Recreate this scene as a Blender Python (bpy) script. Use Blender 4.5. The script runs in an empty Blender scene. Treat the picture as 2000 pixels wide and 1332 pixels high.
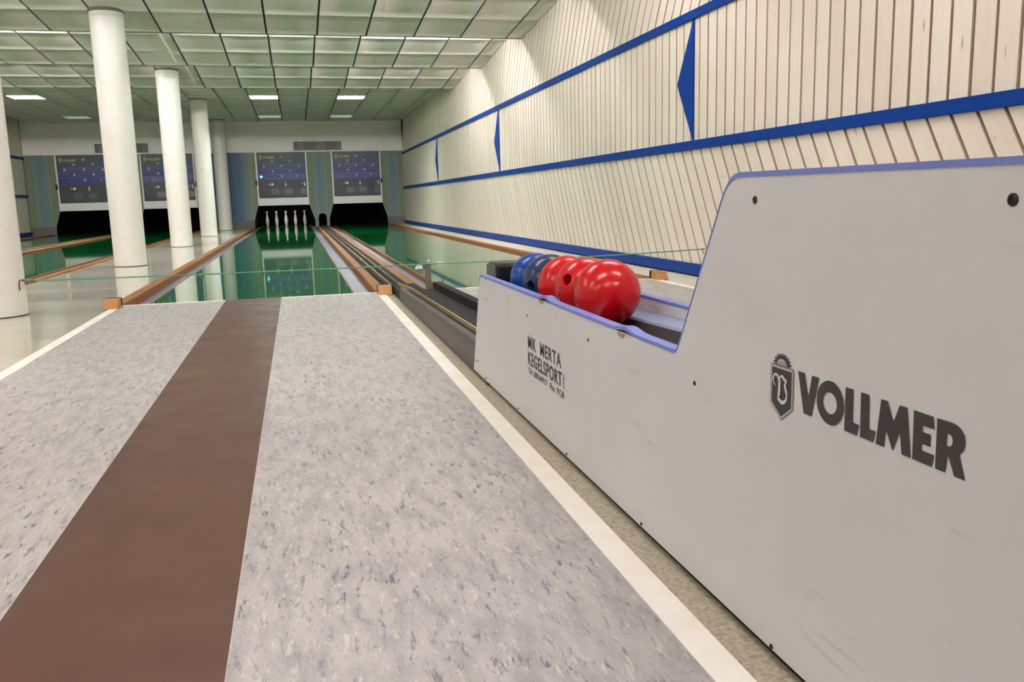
import bpy, bmesh, math, random
from mathutils import Vector, Matrix
random.seed(7)
S = bpy.context.scene
COL = S.collection
PI = math.pi

# ------------------------------------------------------------------ camera
cam_d = bpy.data.cameras.new('camera')
cam = bpy.data.objects.new('camera', cam_d); COL.objects.link(cam)
cam_d.sensor_width = 36.0
cam_d.lens = 1684.836 / 2000 * 36.0
cam_d.clip_start = 0.02
R = Matrix(((0.97044, 0.06512, -0.23239), (-0.23992, 0.15606, -0.95817), (-0.02613, 0.98560, 0.16707)))
cam.matrix_world = Matrix.Translation((0.3093, -5.8704, 0.6279)) @ R.to_4x4()
S.camera = cam
# ------------------------------------------------------------------ world, exposure
w = bpy.data.worlds.new('world'); S.world = w; w.use_nodes = True
w.node_tree.nodes['Background'].inputs[0].default_value = (0.02, 0.02, 0.02, 1)
S.view_settings.view_transform = 'Standard'
S.view_settings.look = 'None'
S.view_settings.exposure = 0.6
S.view_settings.gamma = 1.0
S.view_settings.use_curve_mapping = False
TUBE = 118.0           # radiance of the fluorescent tubes behind the ceiling lips
WARM, COOL = (1.0, 0.92, 0.97), (0.84, 1.0, 0.98)
NEAR = 0.95             # lamps over and behind the viewer are brighter
RECESSED = 84.0         # louvred lamps in the flat part of the ceiling

# ------------------------------------------------------------------ helpers
def lin(c):
    return tuple(((x/255)/12.92 if x/255 <= 0.04045 else ((x/255+0.055)/1.055)**2.4) for x in c)

def mat(name, c, rough=0.5, metal=0.0, spec=0.5, coat=0.0):
    m = bpy.data.materials.new(name); m.use_nodes = True
    b = m.node_tree.nodes['Principled BSDF']
    b.inputs['Base Color'].default_value = (*lin(c), 1)
    b.inputs['Roughness'].default_value = rough
    b.inputs['Metallic'].default_value = metal
    b.inputs['Specular IOR Level'].default_value = spec
    b.inputs['Coat Weight'].default_value = coat
    return m

class N:
    """tiny node helper"""
    def __init__(s, m): s.m = m; s.t = m.node_tree; s.b = s.t.nodes['Principled BSDF']
    def n(s, typ, **k):
        nd = s.t.nodes.new(typ)
        for a, v in k.items(): setattr(nd, a, v)
        return nd
    def l(s, a, b): s.t.links.new(a, b)
    def coord(s, which='Object', scale=(1, 1, 1), rnd=False):
        tc = s.n('ShaderNodeTexCoord'); mp = s.n('ShaderNodeMapping')
        mp.inputs['Scale'].default_value = scale
        s.l(tc.outputs[which], mp.inputs['Vector'])
        if rnd:
            oi = s.n('ShaderNodeObjectInfo'); mu = s.n('ShaderNodeMath', operation='MULTIPLY'); mu.inputs[1].default_value = 37.0
            s.l(oi.outputs['Random'], mu.inputs[0])
            cx = s.n('ShaderNodeCombineXYZ'); s.l(mu.outputs[0], cx.inputs[0]); s.l(mu.outputs[0], cx.inputs[1]); s.l(mu.outputs[0], cx.inputs[2])
            s.l(cx.outputs[0], mp.inputs['Location'])
        return mp.outputs[0]
    def noise(s, vec, scale=1.0, detail=4, rough=0.6, dist=0.0):
        nd = s.n('ShaderNodeTexNoise'); nd.inputs['Scale'].default_value = scale; nd.inputs['Detail'].default_value = detail
        nd.inputs['Roughness'].default_value = rough; nd.inputs['Distortion'].default_value = dist
        s.l(vec, nd.inputs['Vector']); return nd.outputs[0]
    def ramp(s, fac, stops, interp='LINEAR'):
        nd = s.n('ShaderNodeValToRGB'); cr = nd.color_ramp; cr.interpolation = interp
        while len(cr.elements) > 1: cr.elements.remove(cr.elements[-1])
        for i, (p, c) in enumerate(stops):
            e = cr.elements[0] if i == 0 else cr.elements.new(p)
            e.position = p
            e.color = (*lin(c), 1) if len(c) == 3 else c
        s.l(fac, nd.inputs[0]); return nd.outputs[0]
    def val(s, fac, a, b, c0=0.0, c1=1.0):
        nd = s.n('ShaderNodeMapRange'); nd.inputs[1].default_value = a; nd.inputs[2].default_value = b
        nd.inputs[3].default_value = c0; nd.inputs[4].default_value = c1
        s.l(fac, nd.inputs[0]); return nd.outputs[0]
    def mix(s, fac, a, b, blend='MIX'):
        nd = s.n('ShaderNodeMix', data_type='RGBA', blend_type=blend)
        for sock, v in ((nd.inputs[0], fac), (nd.inputs[6], a), (nd.inputs[7], b)):
            if isinstance(v, (int, float)): sock.default_value = v
            elif isinstance(v, tuple): sock.default_value = (*lin(v), 1)
            else: s.l(v, sock)
        return nd.outputs[2]
    def math(s, op, a, b=None):
        nd = s.n('ShaderNodeMath', operation=op)
        for i, v in enumerate((a, b)):
            if v is None: continue
            if isinstance(v, (int, float)): nd.inputs[i].default_value = v
            else: s.l(v, nd.inputs[i])
        return nd.outputs[0]
    def color(s, o): s.l(o, s.b.inputs['Base Color'])
    def rough(s, o): s.l(o, s.b.inputs['Roughness'])
    def bump(s, h, strength=0.2, dist=0.002):
        nd = s.n('ShaderNodeBump'); nd.inputs['Strength'].default_value = strength; nd.inputs['Distance'].default_value = dist
        s.l(h, nd.inputs['Height']); s.l(nd.outputs[0], s.b.inputs['Normal'])

def zf(y):             # the hall floor falls very slightly towards the pins
    return -0.0034 * y

class MB:
    def __init__(s): s.v = []; s.f = []; s.mi = []; s.uv = {}
    def add(s, vs, fs, mi=0):
        o = len(s.v); s.v += [tuple(p) for p in vs]
        for f in fs: s.f.append(tuple(i+o for i in f)); s.mi.append(mi)
    def box(s, x0, x1, y0, y1, z0, z1, mi=0):
        s.add([(x0,y0,z0),(x1,y0,z0),(x1,y1,z0),(x0,y1,z0),(x0,y0,z1),(x1,y0,z1),(x1,y1,z1),(x0,y1,z1)],
              [(0,3,2,1),(4,5,6,7),(0,1,5,4),(1,2,6,5),(2,3,7,6),(3,0,4,7)], mi)
        return s
    def prism(s, poly, axis, a, b, mi=0):
        """poly in the two other axes (order x,y / y,z / x,z) extruded along axis from a to b"""
        n = len(poly)
        def P(p, t):
            return {'x': (t, p[0], p[1]), 'y': (p[0], t, p[1]), 'z': (p[0], p[1], t)}[axis]
        vs = [P(p, a) for p in poly] + [P(p, b) for p in poly]
        fs = [tuple(range(n))[::-1], tuple(range(n, 2*n))] + [(i, (i+1) % n, n+(i+1) % n, n+i) for i in range(n)]
        s.add(vs, fs, mi); return s
    def tube(s, pts, r, n=8, cap=True, mi=0):
        pts = [Vector(p) for p in pts]; vs = []
        up = Vector((0, 0, 1))
        for i, p in enumerate(pts):
            t = (pts[min(i+1, len(pts)-1)] - pts[max(i-1, 0)]).normalized()
            a = t.cross(up)
            if a.length < 1e-3: a = t.cross(Vector((1, 0, 0)))
            a.normalize(); b = t.cross(a)
            rr = r[i] if isinstance(r, (list, tuple)) else r
            for k in range(n):
                q = 2*PI*k/n; vs.append(p + a*math.cos(q)*rr + b*math.sin(q)*rr)
        fs = []
        for i in range(len(pts)-1):
            for k in range(n):
                fs.append((i*n+k, i*n+(k+1) % n, (i+1)*n+(k+1) % n, (i+1)*n+k))
        if cap: fs.append(tuple(range(n))); fs.append(tuple(range((len(pts)-1)*n, len(pts)*n))[::-1])
        s.add(vs, fs, mi); return s
    def lathe(s, prof, n=24, c=(0, 0, 0), M=None, mi=0):
        """prof: list of (r, z); r == 0 closes with a pole"""
        vs, rings = [], []
        for r, z in prof:
            if r < 1e-7: rings.append([len(vs)]); vs.append(Vector((0, 0, z)))
            else:
                rings.append(list(range(len(vs), len(vs)+n)))
                vs += [Vector((r*math.cos(2*PI*k/n), r*math.sin(2*PI*k/n), z)) for k in range(n)]
        if M is not None: vs = [M @ v for v in vs]
        vs = [v + Vector(c) for v in vs]
        fs = []
        for a, b in zip(rings, rings[1:]):
            for k in range(n):
                k2 = (k+1) % n
                if len(a) == 1 and len(b) == 1: continue
                if len(a) == 1: fs.append((a[0], b[k2], b[k]))
                elif len(b) == 1: fs.append((a[k], a[k2], b[0]))
                else: fs.append((a[k], a[k2], b[k2], b[k]))
        s.add(vs, fs, mi); return s
    def build(s, name, m, parent=None, loc=None, hall=False, smooth=False, bevel=0.0, seg=2, local=False):
        """vertices are in world space unless local; loc = origin of the object (world)"""
        vs = s.v
        if hall: vs = [(x, y, z + zf(y)) for x, y, z in vs]
        base = Vector((0, 0, 0))
        p = parent
        if not local:
            while p is not None: base += Vector(p.location); p = p.parent
            if loc is not None: base = Vector(loc)
        me = bpy.data.meshes.new(name)
        me.from_pydata([tuple(Vector(q)-base) for q in vs], [], s.f)
        for mm in (m if isinstance(m, (list, tuple)) else [m]): me.materials.append(mm)
        for pl, k in zip(me.polygons, s.mi): pl.material_index = k
        bm = bmesh.new(); bm.from_mesh(me)
        bmesh.ops.recalc_face_normals(bm, faces=bm.faces)
        if bevel:
            ed = [e for e in bm.edges if len(e.link_faces) == 2 and e.calc_face_angle(0) > 0.5]
            bmesh.ops.bevel(bm, geom=ed, offset=bevel, segments=seg, profile=0.5, affect='EDGES', clamp_overlap=True)
        if smooth:
            for f in bm.faces: f.smooth = True
            for e in bm.edges:
                if len(e.link_faces) == 2 and e.calc_face_angle(0) > 0.6: e.smooth = False
        bm.to_mesh(me); bm.free()
        o = bpy.data.objects.new(name, me); COL.objects.link(o)
        if parent is not None: o.parent = parent
        if loc is not None and parent is None: o.location = loc
        return o

def tag(o, label=None, cat=None, group=None, kind=None):
    if label: o['label'] = label
    if cat: o['category'] = cat
    if group: o['group'] = group
    if kind: o['kind'] = kind
    return o
def thing(name, label, cat, loc=(0, 0, 0), group=None):
    o = bpy.data.objects.new(name, None); COL.objects.link(o); o.location = loc
    o.empty_display_size = 0.1
    return tag(o, label, cat, group)
def copy_tree(o, parent=None):
    c = o.copy(); COL.objects.link(c); c.parent = parent
    for ch in list(o.children): copy_tree(ch, c)
    return c
def text_mesh(body, size, bold=0.0, sx=1.0, space=1.0):
    """flat mesh of lettering, origin bottom left, in x/y"""
    cu = bpy.data.curves.new('lettering', 'FONT'); cu.body = body; cu.size = size; cu.offset = bold
    cu.space_character = space; cu.resolution_u = 4; cu.extrude = 0.0
    ob = bpy.data.objects.new('lettering', cu); COL.objects.link(ob)
    dg = bpy.context.evaluated_depsgraph_get()
    me = bpy.data.meshes.new_from_object(ob.evaluated_get(dg))
    bpy.data.objects.remove(ob); bpy.data.curves.remove(cu)
    return me
def fit_text(name, body, m, parent, place, width, height, bold=0.0, space=1.0):
    """lettering scaled to width x height and mapped with place(u, v) -> world point"""
    me = text_mesh(body, 1.0, bold, 1.0, space)
    xs = [v.co.x for v in me.vertices]; ys = [v.co.y for v in me.vertices]
    x0, x1, y0, y1 = min(xs), max(xs), min(ys), max(ys)
    base = Vector((0, 0, 0)); p = parent
    while p is not None: base += Vector(p.location); p = p.parent
    for v in me.vertices:
        v.co = Vector(place((v.co.x-x0)/(x1-x0)*width, (v.co.y-y0)/(y1-y0)*height)) - base
    me.materials.clear(); me.materials.append(m)
    o = bpy.data.objects.new(name, me); COL.objects.link(o); o.parent = parent
    return o

# ------------------------------------------------------------------ materials
m_white_wall = mat('white wall paint', (226, 222, 212), 0.6)
n = N(m_white_wall); c = n.coord('Object', (1, 1, 1)); n.color(n.ramp(n.noise(c, 1.3), [(0.3, (238, 231, 226)), (0.7, (246, 239, 234))]))
m_column = mat('column paint', (224, 220, 210), 0.42)
n = N(m_column); c = n.coord('Object', (1, 1, 1)); ns = n.noise(c, 9, 6, 0.7)
n.color(n.ramp(ns, [(0.28, (214, 206, 190)), (0.42, (222, 218, 208)), (0.8, (228, 225, 217))])); n.bump(n.noise(c, 30), 0.05)
m_plank = mat('whitewashed pine', (212, 203, 180), 0.5)
n = N(m_plank); c = n.coord('UV', (1, 1, 1), rnd=True)
mp2 = n.n('ShaderNodeMapping'); mp2.inputs['Scale'].default_value = (22, 0.9, 1); n.l(c, mp2.inputs[0])
g1 = n.noise(mp2.outputs[0], 2.2, 5, 0.6, 0.6)
col = n.ramp(g1, [(0.2, (208, 195, 172)), (0.45, (226, 218, 200)), (0.75, (233, 227, 211))])
oi = n.n('ShaderNodeObjectInfo')
col = n.mix(0.55, col, n.ramp(oi.outputs['Random'], [(0.0, (218, 208, 188)), (0.35, (232, 225, 208)), (0.7, (222, 210, 195)), (1.0, (229, 222, 203))]))
mpk = n.n('ShaderNodeMapping'); mpk.inputs['Scale'].default_value = (14, 4.2, 1); n.l(c, mpk.inputs[0])
vo = n.n('ShaderNodeTexVoronoi'); vo.inputs['Scale'].default_value = 1.0; n.l(mpk.outputs[0], vo.inputs['Vector'])
knot = n.val(vo.outputs['Distance'], 0.05, 0.16, 0.55, 0.0)
gate = n.math('GREATER_THAN', n.noise(mpk.outputs[0], 0.45, 1), 0.56)
n.color(n.mix(n.math('MULTIPLY', knot, gate), col, (132, 112, 88)))
n.bump(g1, 0.12, 0.001)
m_plank_side = mat('raw pine edge', (186, 166, 146), 0.7)
m_backing = mat('dark wall backing', (46, 36, 30), 0.85)
m_blue = mat('blue lacquer', (0, 52, 134), 0.5, spec=0.18)
m_tile = mat('ceiling panel', (158, 162, 145), 0.46, spec=0.6)
n = N(m_tile); c = n.coord('Object', (1, 1, 1)); mp = n.n('ShaderNodeMapping'); mp.inputs['Scale'].default_value = (95, 1.5, 1); n.l(c, mp.inputs[0])
wv = n.noise(mp.outputs[0], 1.0, 2, 0.5)
n.color(n.ramp(wv, [(0.3, (197, 194, 181)), (0.7, (208, 205, 192))])); n.bump(wv, 0.12, 0.002)
m_grid = mat('ceiling grid', (96, 100, 84), 0.7)
m_white_metal = mat('white enamel', (235, 235, 228), 0.4)
def emis(name, c, s):
    m = mat(name, (240, 240, 240)); b = m.node_tree.nodes['Principled BSDF']
    b.inputs['Emission Color'].default_value = (*c, 1); b.inputs['Emission Strength'].default_value = s
    return m
m_tube_w = emis('warm fluorescent tube', WARM, TUBE)
m_tube_c = emis('cool fluorescent tube', COOL, TUBE * 0.62)
m_tube_n = emis('bright fluorescent tube', WARM, TUBE * NEAR)
m_tube_f = emis('fluorescent tube at the middle of the hall', WARM, TUBE * 1.75)
m_tube_fc = emis('cool fluorescent tube at the middle of the hall', COOL, TUBE * 0.95)
m_rec = emis('lit louvre reflector', (0.93, 1.0, 0.97), RECESSED)
m_rec_dim = emis('barely lit louvre reflector', (0.85, 1.0, 0.9), 0.45)
m_pit_tube = emis('pin lamp tube', (1.0, 0.95, 0.88), 60.0)

def linoleum(name):
    m = mat(name, (176, 172, 170), 0.42)
    n = N(m); c = n.coord('Object', (1, 1, 1))
    def mp(sx, sy, lx=0.0):
        q = n.n('ShaderNodeMapping'); q.inputs['Scale'].default_value = (sx, sy, 1); q.inputs['Location'].default_value = (lx, lx*0.7, 0); n.l(c, q.inputs[0]); return q.outputs[0]
    base = n.ramp(n.noise(c, 1.4, 3), [(0.3, (169, 166, 164)), (0.5, (176, 172, 169)), (0.7, (182, 178, 173))])
    a = n.noise(mp(78, 19), 1.0, 7, 0.74, 0.4)
    b = n.noise(mp(84, 22, 5.0), 1.0, 7, 0.75, 0.4)
    e = n.noise(mp(30, 8, 9.0), 1.0, 3, 0.5, 0.3)
    big = n.noise(c, 5, 2)
    col = n.mix(n.val(e, 0.44, 0.66, 0.0, 0.62), base, (140, 138, 136))
    col = n.mix(n.val(e, 0.45, 0.30, 0.0, 0.35), col, (192, 186, 178))
    col = n.mix(n.val(b, 0.55, 0.63, 0, 0.75), col, (206, 200, 192))
    dk = n.math('MULTIPLY', n.val(a, 0.555, 0.62, 0, 0.95), n.val(big, 0.40, 0.58, 0.45, 1))
    col = n.mix(dk, col, (90, 89, 92))
    fine = n.noise(mp(170, 60, 2.0), 1.0, 3, 0.6)
    col = n.mix(n.val(fine, 0.54, 0.70, 0, 0.45), col, (122, 120, 122))
    n.color(col); n.rough(n.val(a, 0.3, 0.7, 0.36, 0.5)); n.bump(a, 0.06, 0.001)
    return m
m_lino = linoleum('grey marbled linoleum')
m_brown = mat('brown rubber run-up strip', (112, 80, 68), 0.4, spec=0.28)
n = N(m_brown); c = n.coord('Object', (1, 1, 1)); ns = n.noise(c, 5, 6, 0.65); sm = n.noise(c, 16, 5, 0.75)
col = n.ramp(ns, [(0.3, (80, 54, 43)), (0.7, (90, 63, 51))])
n.color(n.mix(n.val(sm, 0.64, 0.78, 0, 0.3), col, (118, 94, 82))); n.rough(n.val(ns, 0.3, 0.7, 0.34, 0.5))
m_border = mat('cream border strip', (232, 226, 208), 0.4)
n = N(m_border); c = n.coord('Object', (1, 1, 1)); n.color(n.ramp(n.noise(c, 6, 6, 0.7), [(0.3, (240, 233, 215)), (0.6, (250, 246, 234))]))
m_seam = mat('pale weld seam', (196, 188, 176), 0.5)
m_screed = mat('gritty screed', (172, 162, 138), 0.85)
n = N(m_screed); c = n.coord('Object', (1, 1, 1)); ns = n.noise(c, 120, 4, 0.7); n.color(n.ramp(ns, [(0.3, (140, 131, 110)), (0.55, (176, 167, 144)), (0.75, (198, 190, 168))])); n.bump(ns, 0.5, 0.002)
m_floor = mat('glossy cream floor', (192, 188, 168), 0.16, spec=0.6)
n = N(m_floor); c = n.coord('Object', (0.7, 1.6, 1)); ns = n.noise(c, 1.1, 3, 0.5); n.color(n.ramp(ns, [(0.3, (176, 172, 152)), (0.7, (200, 196, 178))])); n.rough(n.val(ns, 0.3, 0.7, 0.11, 0.15))
m_floor_matt = mat('matt cream floor paint', (204, 198, 182), 0.55)
m_lane = mat('green polished lane', (20, 108, 54), 0.035, spec=0.45)
n = N(m_lane); c = n.coord('Object', (14, 0.25, 1)); n.color(n.ramp(n.noise(c, 1.0, 3), [(0.3, (16, 100, 48)), (0.7, (26, 114, 60))]))
n.bump(n.noise(c, 1.0, 2), 0.012, 0.01)
m_gutter = mat('lavender grey gutter', (122, 125, 144), 0.35)
m_wood = mat('oiled oak board', (176, 124, 76), 0.55, spec=0.3)
n = N(m_wood); c = n.coord('Object', (40, 1.2, 40), rnd=True); ns = n.noise(c, 1.0, 5, 0.6, 0.5); n.color(n.ramp(ns, [(0.25, (112, 70, 32)), (0.5, (140, 92, 48)), (0.8, (158, 110, 62))]))
m_block = mat('pale oak block', (172, 122, 70), 0.45)
m_rubber = mat('black rubber', (24, 23, 22), 0.75, spec=0.25)
m_belt = mat('dark grey rubber track', (46, 44, 41), 0.85, spec=0.2)
m_steel = mat('worn grey steel', (138, 134, 128), 0.42, 0.45)
n = N(m_steel); c = n.coord('Object', (1, 40, 3)); ns = n.noise(c, 1.0, 6, 0.7); n.color(n.ramp(ns, [(0.3, (56, 53, 50)), (0.5, (90, 86, 81)), (0.75, (122, 117, 110))])); n.rough(n.val(ns, 0.3, 0.7, 0.45, 0.7))
m_bright = mat('bright steel rail', (216, 205, 184), 0.25, 0.9)
m_brass = mat('worn brass rail', (226, 202, 150), 0.3, 0.6)
m_box = mat('grey laminate panel', (184, 181, 172), 0.42)
n = N(m_box); c = n.coord('Object', (1, 1, 1)); ns = n.noise(c, 2.2, 4, 0.6)
col = n.ramp(ns, [(0.3, (198, 200, 198)), (0.7, (205, 206, 204))])
mp = n.n('ShaderNodeMapping'); mp.inputs['Rotation'].default_value = (0.75, 0, 0); mp.inputs['Scale'].default_value = (1, 3.2, 26); n.l(c, mp.inputs[0])
sc = n.noise(mp.outputs[0], 1.6, 3, 0.5, 0.4)
gate = n.val(n.noise(c, 5, 2), 0.50, 0.60, 0, 1)
n.color(n.mix(n.math('MULTIPLY', n.val(sc, 0.60, 0.70, 0, 0.40), gate), col, (150, 146, 140)))
m_edge = mat('periwinkle edging', (108, 122, 190), 0.45)
m_ink = mat('black print', (48, 45, 44), 0.5)
m_screw = mat('dark screw', (58, 55, 52), 0.4, 0.7)
m_alu = mat('polished bluish rail', (176, 188, 206), 0.18, 0.85)
m_taupe = mat('worn taupe face', (86, 80, 76), 0.6)
m_slate = mat('slate plastic', (26, 30, 33), 0.5, spec=0.3)
m_black_gloss = mat('black gloss plastic', (7, 7, 9), 0.3, spec=0.3)
m_hood_lit = mat('dark grey plastic', (84, 84, 78), 0.5)  # black hood plastic, with the light on its side put into the colour
m_chip = mat('bare chipboard', (168, 128, 98), 0.8)
def ballmat(name, c, c2):
    m = mat(name, c, 0.24, spec=0.38)
    n = N(m); k = n.coord('Object', (1, 1, 1), rnd=True); a = n.noise(k, 26, 5, 0.7); n.color(n.ramp(a, [(0.28, c2), (0.5, c)])); n.rough(n.val(n.noise(k, 60, 4), 0.35, 0.75, 0.19, 0.28))
    return m
m_red = ballmat('red ball resin', (184, 8, 18), (172, 10, 18))
m_blue_ball = ballmat('bright blue ball resin', (10, 58, 138), (8, 46, 112))
m_navy_ball = ballmat('dark blue ball resin', (28, 46, 82), (22, 36, 66))
m_pin = mat('ninepin plastic', (236, 230, 220), 0.35)
m_black = mat('matt black pit lining', (7, 6, 7), 0.8, spec=0.2)
m_rail_paint = mat('blue grey rail', (150, 166, 194), 0.3, 0.25)
m_band_top = mat('column top paint', (206, 202, 190), 0.5)
m_pit_brown = mat('dark plinth', (104, 94, 88), 0.6)
m_rope = mat('green rope', (86, 140, 112), 0.7)
m_knot = mat('dirty green rope knot', (92, 108, 96), 0.7)
m_tape = mat('white tape', (225, 228, 238), 0.5)
m_post = mat('dull galvanised post', (118, 112, 100), 0.45, 0.6)
m_vent = mat('taupe vent', (120, 112, 108), 0.6)
m_vent2 = mat('pale vent panel', (140, 132, 128), 0.6)
m_frame = mat('white machine frame', (238, 237, 232), 0.45)
m_display = mat('display panel', (76, 80, 84), 0.4, spec=0.3)
n = N(m_display); tc = n.n('ShaderNodeTexCoord'); sp = n.n('ShaderNodeSeparateXYZ'); n.l(tc.outputs['Generated'], sp.inputs[0])
n.color(n.ramp(sp.outputs[2], [(0.0, (66, 70, 73)), (0.40, (66, 70, 73)), (0.52, (44, 52, 112)), (0.66, (54, 64, 112)), (0.78, (76, 82, 100)), (1.0, (82, 88, 92))]))
m_band = mat('blue display band', (44, 50, 128), 0.4)
m_line = mat('pale violet stripe', (104, 108, 164), 0.5)
m_logo = mat('yellow lettering', (196, 198, 80), 0.5)
m_lampoff = mat('unlit lamp lens', (180, 184, 186), 0.3)
m_darkred = mat('unlit red digit window', (76, 24, 40), 0.3)
m_darkblue = mat('dark blue window', (22, 22, 84), 0.3)
m_green_led = emis('lit green lamp', (0.03, 0.85, 0.55), 1.0)
m_icon = mat('white symbol', (226, 228, 228), 0.4)
m_counter = mat('counter window', (80, 82, 84), 0.3)

def stripes(name, lo, hi, freq, duty, half, edge=(122, 130, 104), mid=(84, 108, 112), line=(146, 172, 168), centre=0.5):
    m = mat(name, mid, 0.6); n = N(m)
    tc = n.n('ShaderNodeTexCoord'); sp = n.n('ShaderNodeSeparateXYZ'); n.l(tc.outputs['Generated'], sp.inputs[0])
    u = sp.outputs[0]; d = n.math('ABSOLUTE', n.math('SUBTRACT', u, centre))
    base = n.mix(n.val(d, lo, hi), mid, edge)
    fr = n.math('FRACT', n.math('MULTIPLY', u, freq))
    ln = n.math('MULTIPLY', n.math('LESS_THAN', fr, duty), n.math('LESS_THAN', d, half))
    n.color(n.mix(ln, base, line)); return m
m_stripe_a = stripes('striped panel print, narrow', 0.08, 0.34, 15, 0.28, 0.26)
m_stripe_b = stripes('striped panel print, wide', 0.22, 0.42, 26, 0.16, 0.44, mid=(52, 80, 122))

# ------------------------------------------------------------------ setting: floor
XL, XR, YB, YF = -6.05, 3.15, 17.7, -9.3       # side walls, machine wall, wall behind the camera
LANES = [-4.73, -2.80, 0.0, 1.93]
fl = MB()
def slab(mb, x0, x1, y0, y1, z0, z1):
    mb.box(x0, x1, y0, y1, z0, z1)
fl.box(XL, XR, YF, 0.0, -0.30, -0.012)
fl.box(XL, -5.62, 0.0, YB, -0.30, -0.004); fl.box(-3.86, -3.67, 0.0, YB, -0.30, -0.004)
fl.box(-1.93, -0.875, 0.0, YB, -0.30, -0.004); fl.box(2.80, XR, 0.0, YB, -0.30, -0.004)
fl.box(XL, XR, 0.0, 21.3, -0.40, -0.12)
hallv = [(x, y, z + (zf(y) if y > 0 else 0)) for x, y, z in fl.v]; fl.v = hallv
floor = tag(fl.build('floor', m_floor), kind='structure')
fs = MB(); fs.box(XL, -0.85, YF, 0.0, -0.02, -0.003)
fq = MB(); fq.box(2.83, XR, YF, 0.0, -0.02, -0.003); fq.build('wall_strip', m_floor_matt, floor)
fm = MB(); fm.box(2.803, XR, 0.0, YB, -0.02, -0.001); fm.build('wall_strip', m_floor_matt, floor, hall=True)
tag(fs.build('cream_floor', m_floor, floor))
fc = MB(); fc.box(0.847, 1.14, YF, 0.0, -0.02, -0.002)
tag(fc.build('screed_strip', m_screed, floor), 'gritty beige screed strip beside the ball return')

# ------------------------------------------------------------------ run-up areas
def approach(cx, label):
    t = thing('approach', label, 'approach', (cx, 0, -0.012))
    for x0, x1 in ((-0.795, -0.1768), (0.1768, 0.795)):
        MB().box(cx+x0, cx+x1, YF+0.1, -0.028, -0.012, 0.0).build('linoleum_sheet', m_lino, t)
    MB().box(cx-0.1755, cx+0.1755, YF+0.1, -0.004, -0.012, 0.0008).build('brown_strip', m_brown, t)['label'] = 'brown rubber strip down the middle'
    for sgn in (-1, 1):
        a, b = sorted((cx+sgn*0.795, cx+sgn*0.846))
        MB().box(a, b, YF+0.1, 0.0, -0.012, 0.0012).build('border_strip', m_border, t)
        a, b = sorted((cx+sgn*0.178, cx+sgn*0.795))
        MB().box(a, b, -0.028, 0.0, -0.012, 0.0014).build('foul_line', m_border, t)
        a, b = sorted((cx+sgn*0.1755, cx+sgn*0.1768))
        MB().box(a, b, YF+0.1, -0.028, -0.012, 0.0006).build('seam', m_seam, t)
    return t
approach(0.0, 'grey marbled run-up with brown middle strip and cream border, in the foreground')
approach(1.965, 'grey marbled run-up beyond the ball return, against the plank wall')

# ------------------------------------------------------------------ lanes
def lane(cx, label):
    t = thing('bowling_lane', label, 'lane', (cx, 0, -0.1))
    MB().box(cx-0.645, cx+0.645, 0.004, 21.0, -0.11, -0.006).build('lane_surface', m_lane, t, hall=True)
    for s in (-1, 1):
        a, b = sorted((cx+s*0.645, cx+s*0.657)); MB().box(a, b, 0.004, 21.0, -0.11, -0.007).build('lane_edge', m_wood, t, hall=True)
        a, b = sorted((cx+s*0.657, cx+s*0.797)); MB().box(a, b, 0.004, 21.0, -0.11, -0.052).build('gutter', m_gutter, t, hall=True)
        a, b = sorted((cx+s*0.797, cx+s*0.872)); MB().box(a, b, 0.004, YB-0.02, -0.11, 0.012).build('curb_board', m_wood, t, hall=True, bevel=0.008)
    return t
lane(LANES[0], 'dark green lane nearest the left wall, behind the columns')
lane(LANES[1], 'green lane seen between the first two columns')
lane(LANES[2], 'middle green lane leading to the standing ninepins')
lane(LANES[3], 'pale reflecting green lane beside the plank wall')
# stop blocks at the curb ends
def stop_block(cx, label, y=-0.2):
    t = thing('stop_block', label, 'wooden block', (cx, y, 0.0), 'wooden stop blocks at the curb ends')
    b = MB(); b.prism([(y, 0.001), (y+0.115, 0.001), (y+0.115, 0.058), (y+0.045, 0.058)], 'x', cx-0.044, cx+0.044)
    b.build('wedge', m_block, t, bevel=0.004)
    MB().box(cx-0.046, cx+0.046, y+0.116, y+0.145, 0.001, 0.06).build('rubber_pad', m_rubber, t, bevel=0.006)
stop_block(-0.835, 'wooden stop block at the left front corner of the middle lane')
stop_block(0.842, 'wooden stop block beside the steel ball track')
stop_block(2.815, 'wooden stop block beyond the red balls near the wall', -0.16)

# ------------------------------------------------------------------ right wall
wr = MB(); wr.box(XR+0.022, XR+0.15, YF-0.2, 21.3, -0.3, 3.2)
wall_r = tag(wr.build('wall_right', m_backing), kind='structure')
Z0, Z1, Z2, Z3 = 0.05, 0.95, 1.86, 2.82
def plank_mesh(z0, z1, slope, width):
    """one board standing at y = 0 (local), leaning by slope; thickness 2 cm"""
    h = z1 - z0; me = bpy.data.meshes.new('plank')
    vs = []
    for x in (0.0, 0.021):
        vs += [(x, 0, 0), (x, -width, 0), (x, -width + slope*h, h), (x, slope*h, h)]
    e = 0.004
    vs += [(e, 0, 0)]
    fs = [(0, 1, 2, 3), (7, 6, 5, 4), (0, 4, 5, 1), (1, 5, 6, 2), (2, 6, 7, 3), (3, 7, 4, 0)]
    me.from_pydata(vs[:8], [], fs)
    me.materials.append(m_plank); me.materials.append(m_plank_side)
    for i, p in enumerate(me.polygons): p.material_index = 0 if i == 0 else 1
    uv = me.uv_layers.new(name='UVMap'); k = math.sqrt(1+slope*slope)
    for lp in me.loops:
        x, y, z = me.vertices[lp.vertex_index].co
        uv.data[lp.index].uv = ((y - slope*z)/k, z*k)
    bm = bmesh.new(); bm.from_mesh(me); bmesh.ops.recalc_face_normals(bm, faces=bm.faces); bm.to_mesh(me); bm.free()
    return me
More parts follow.
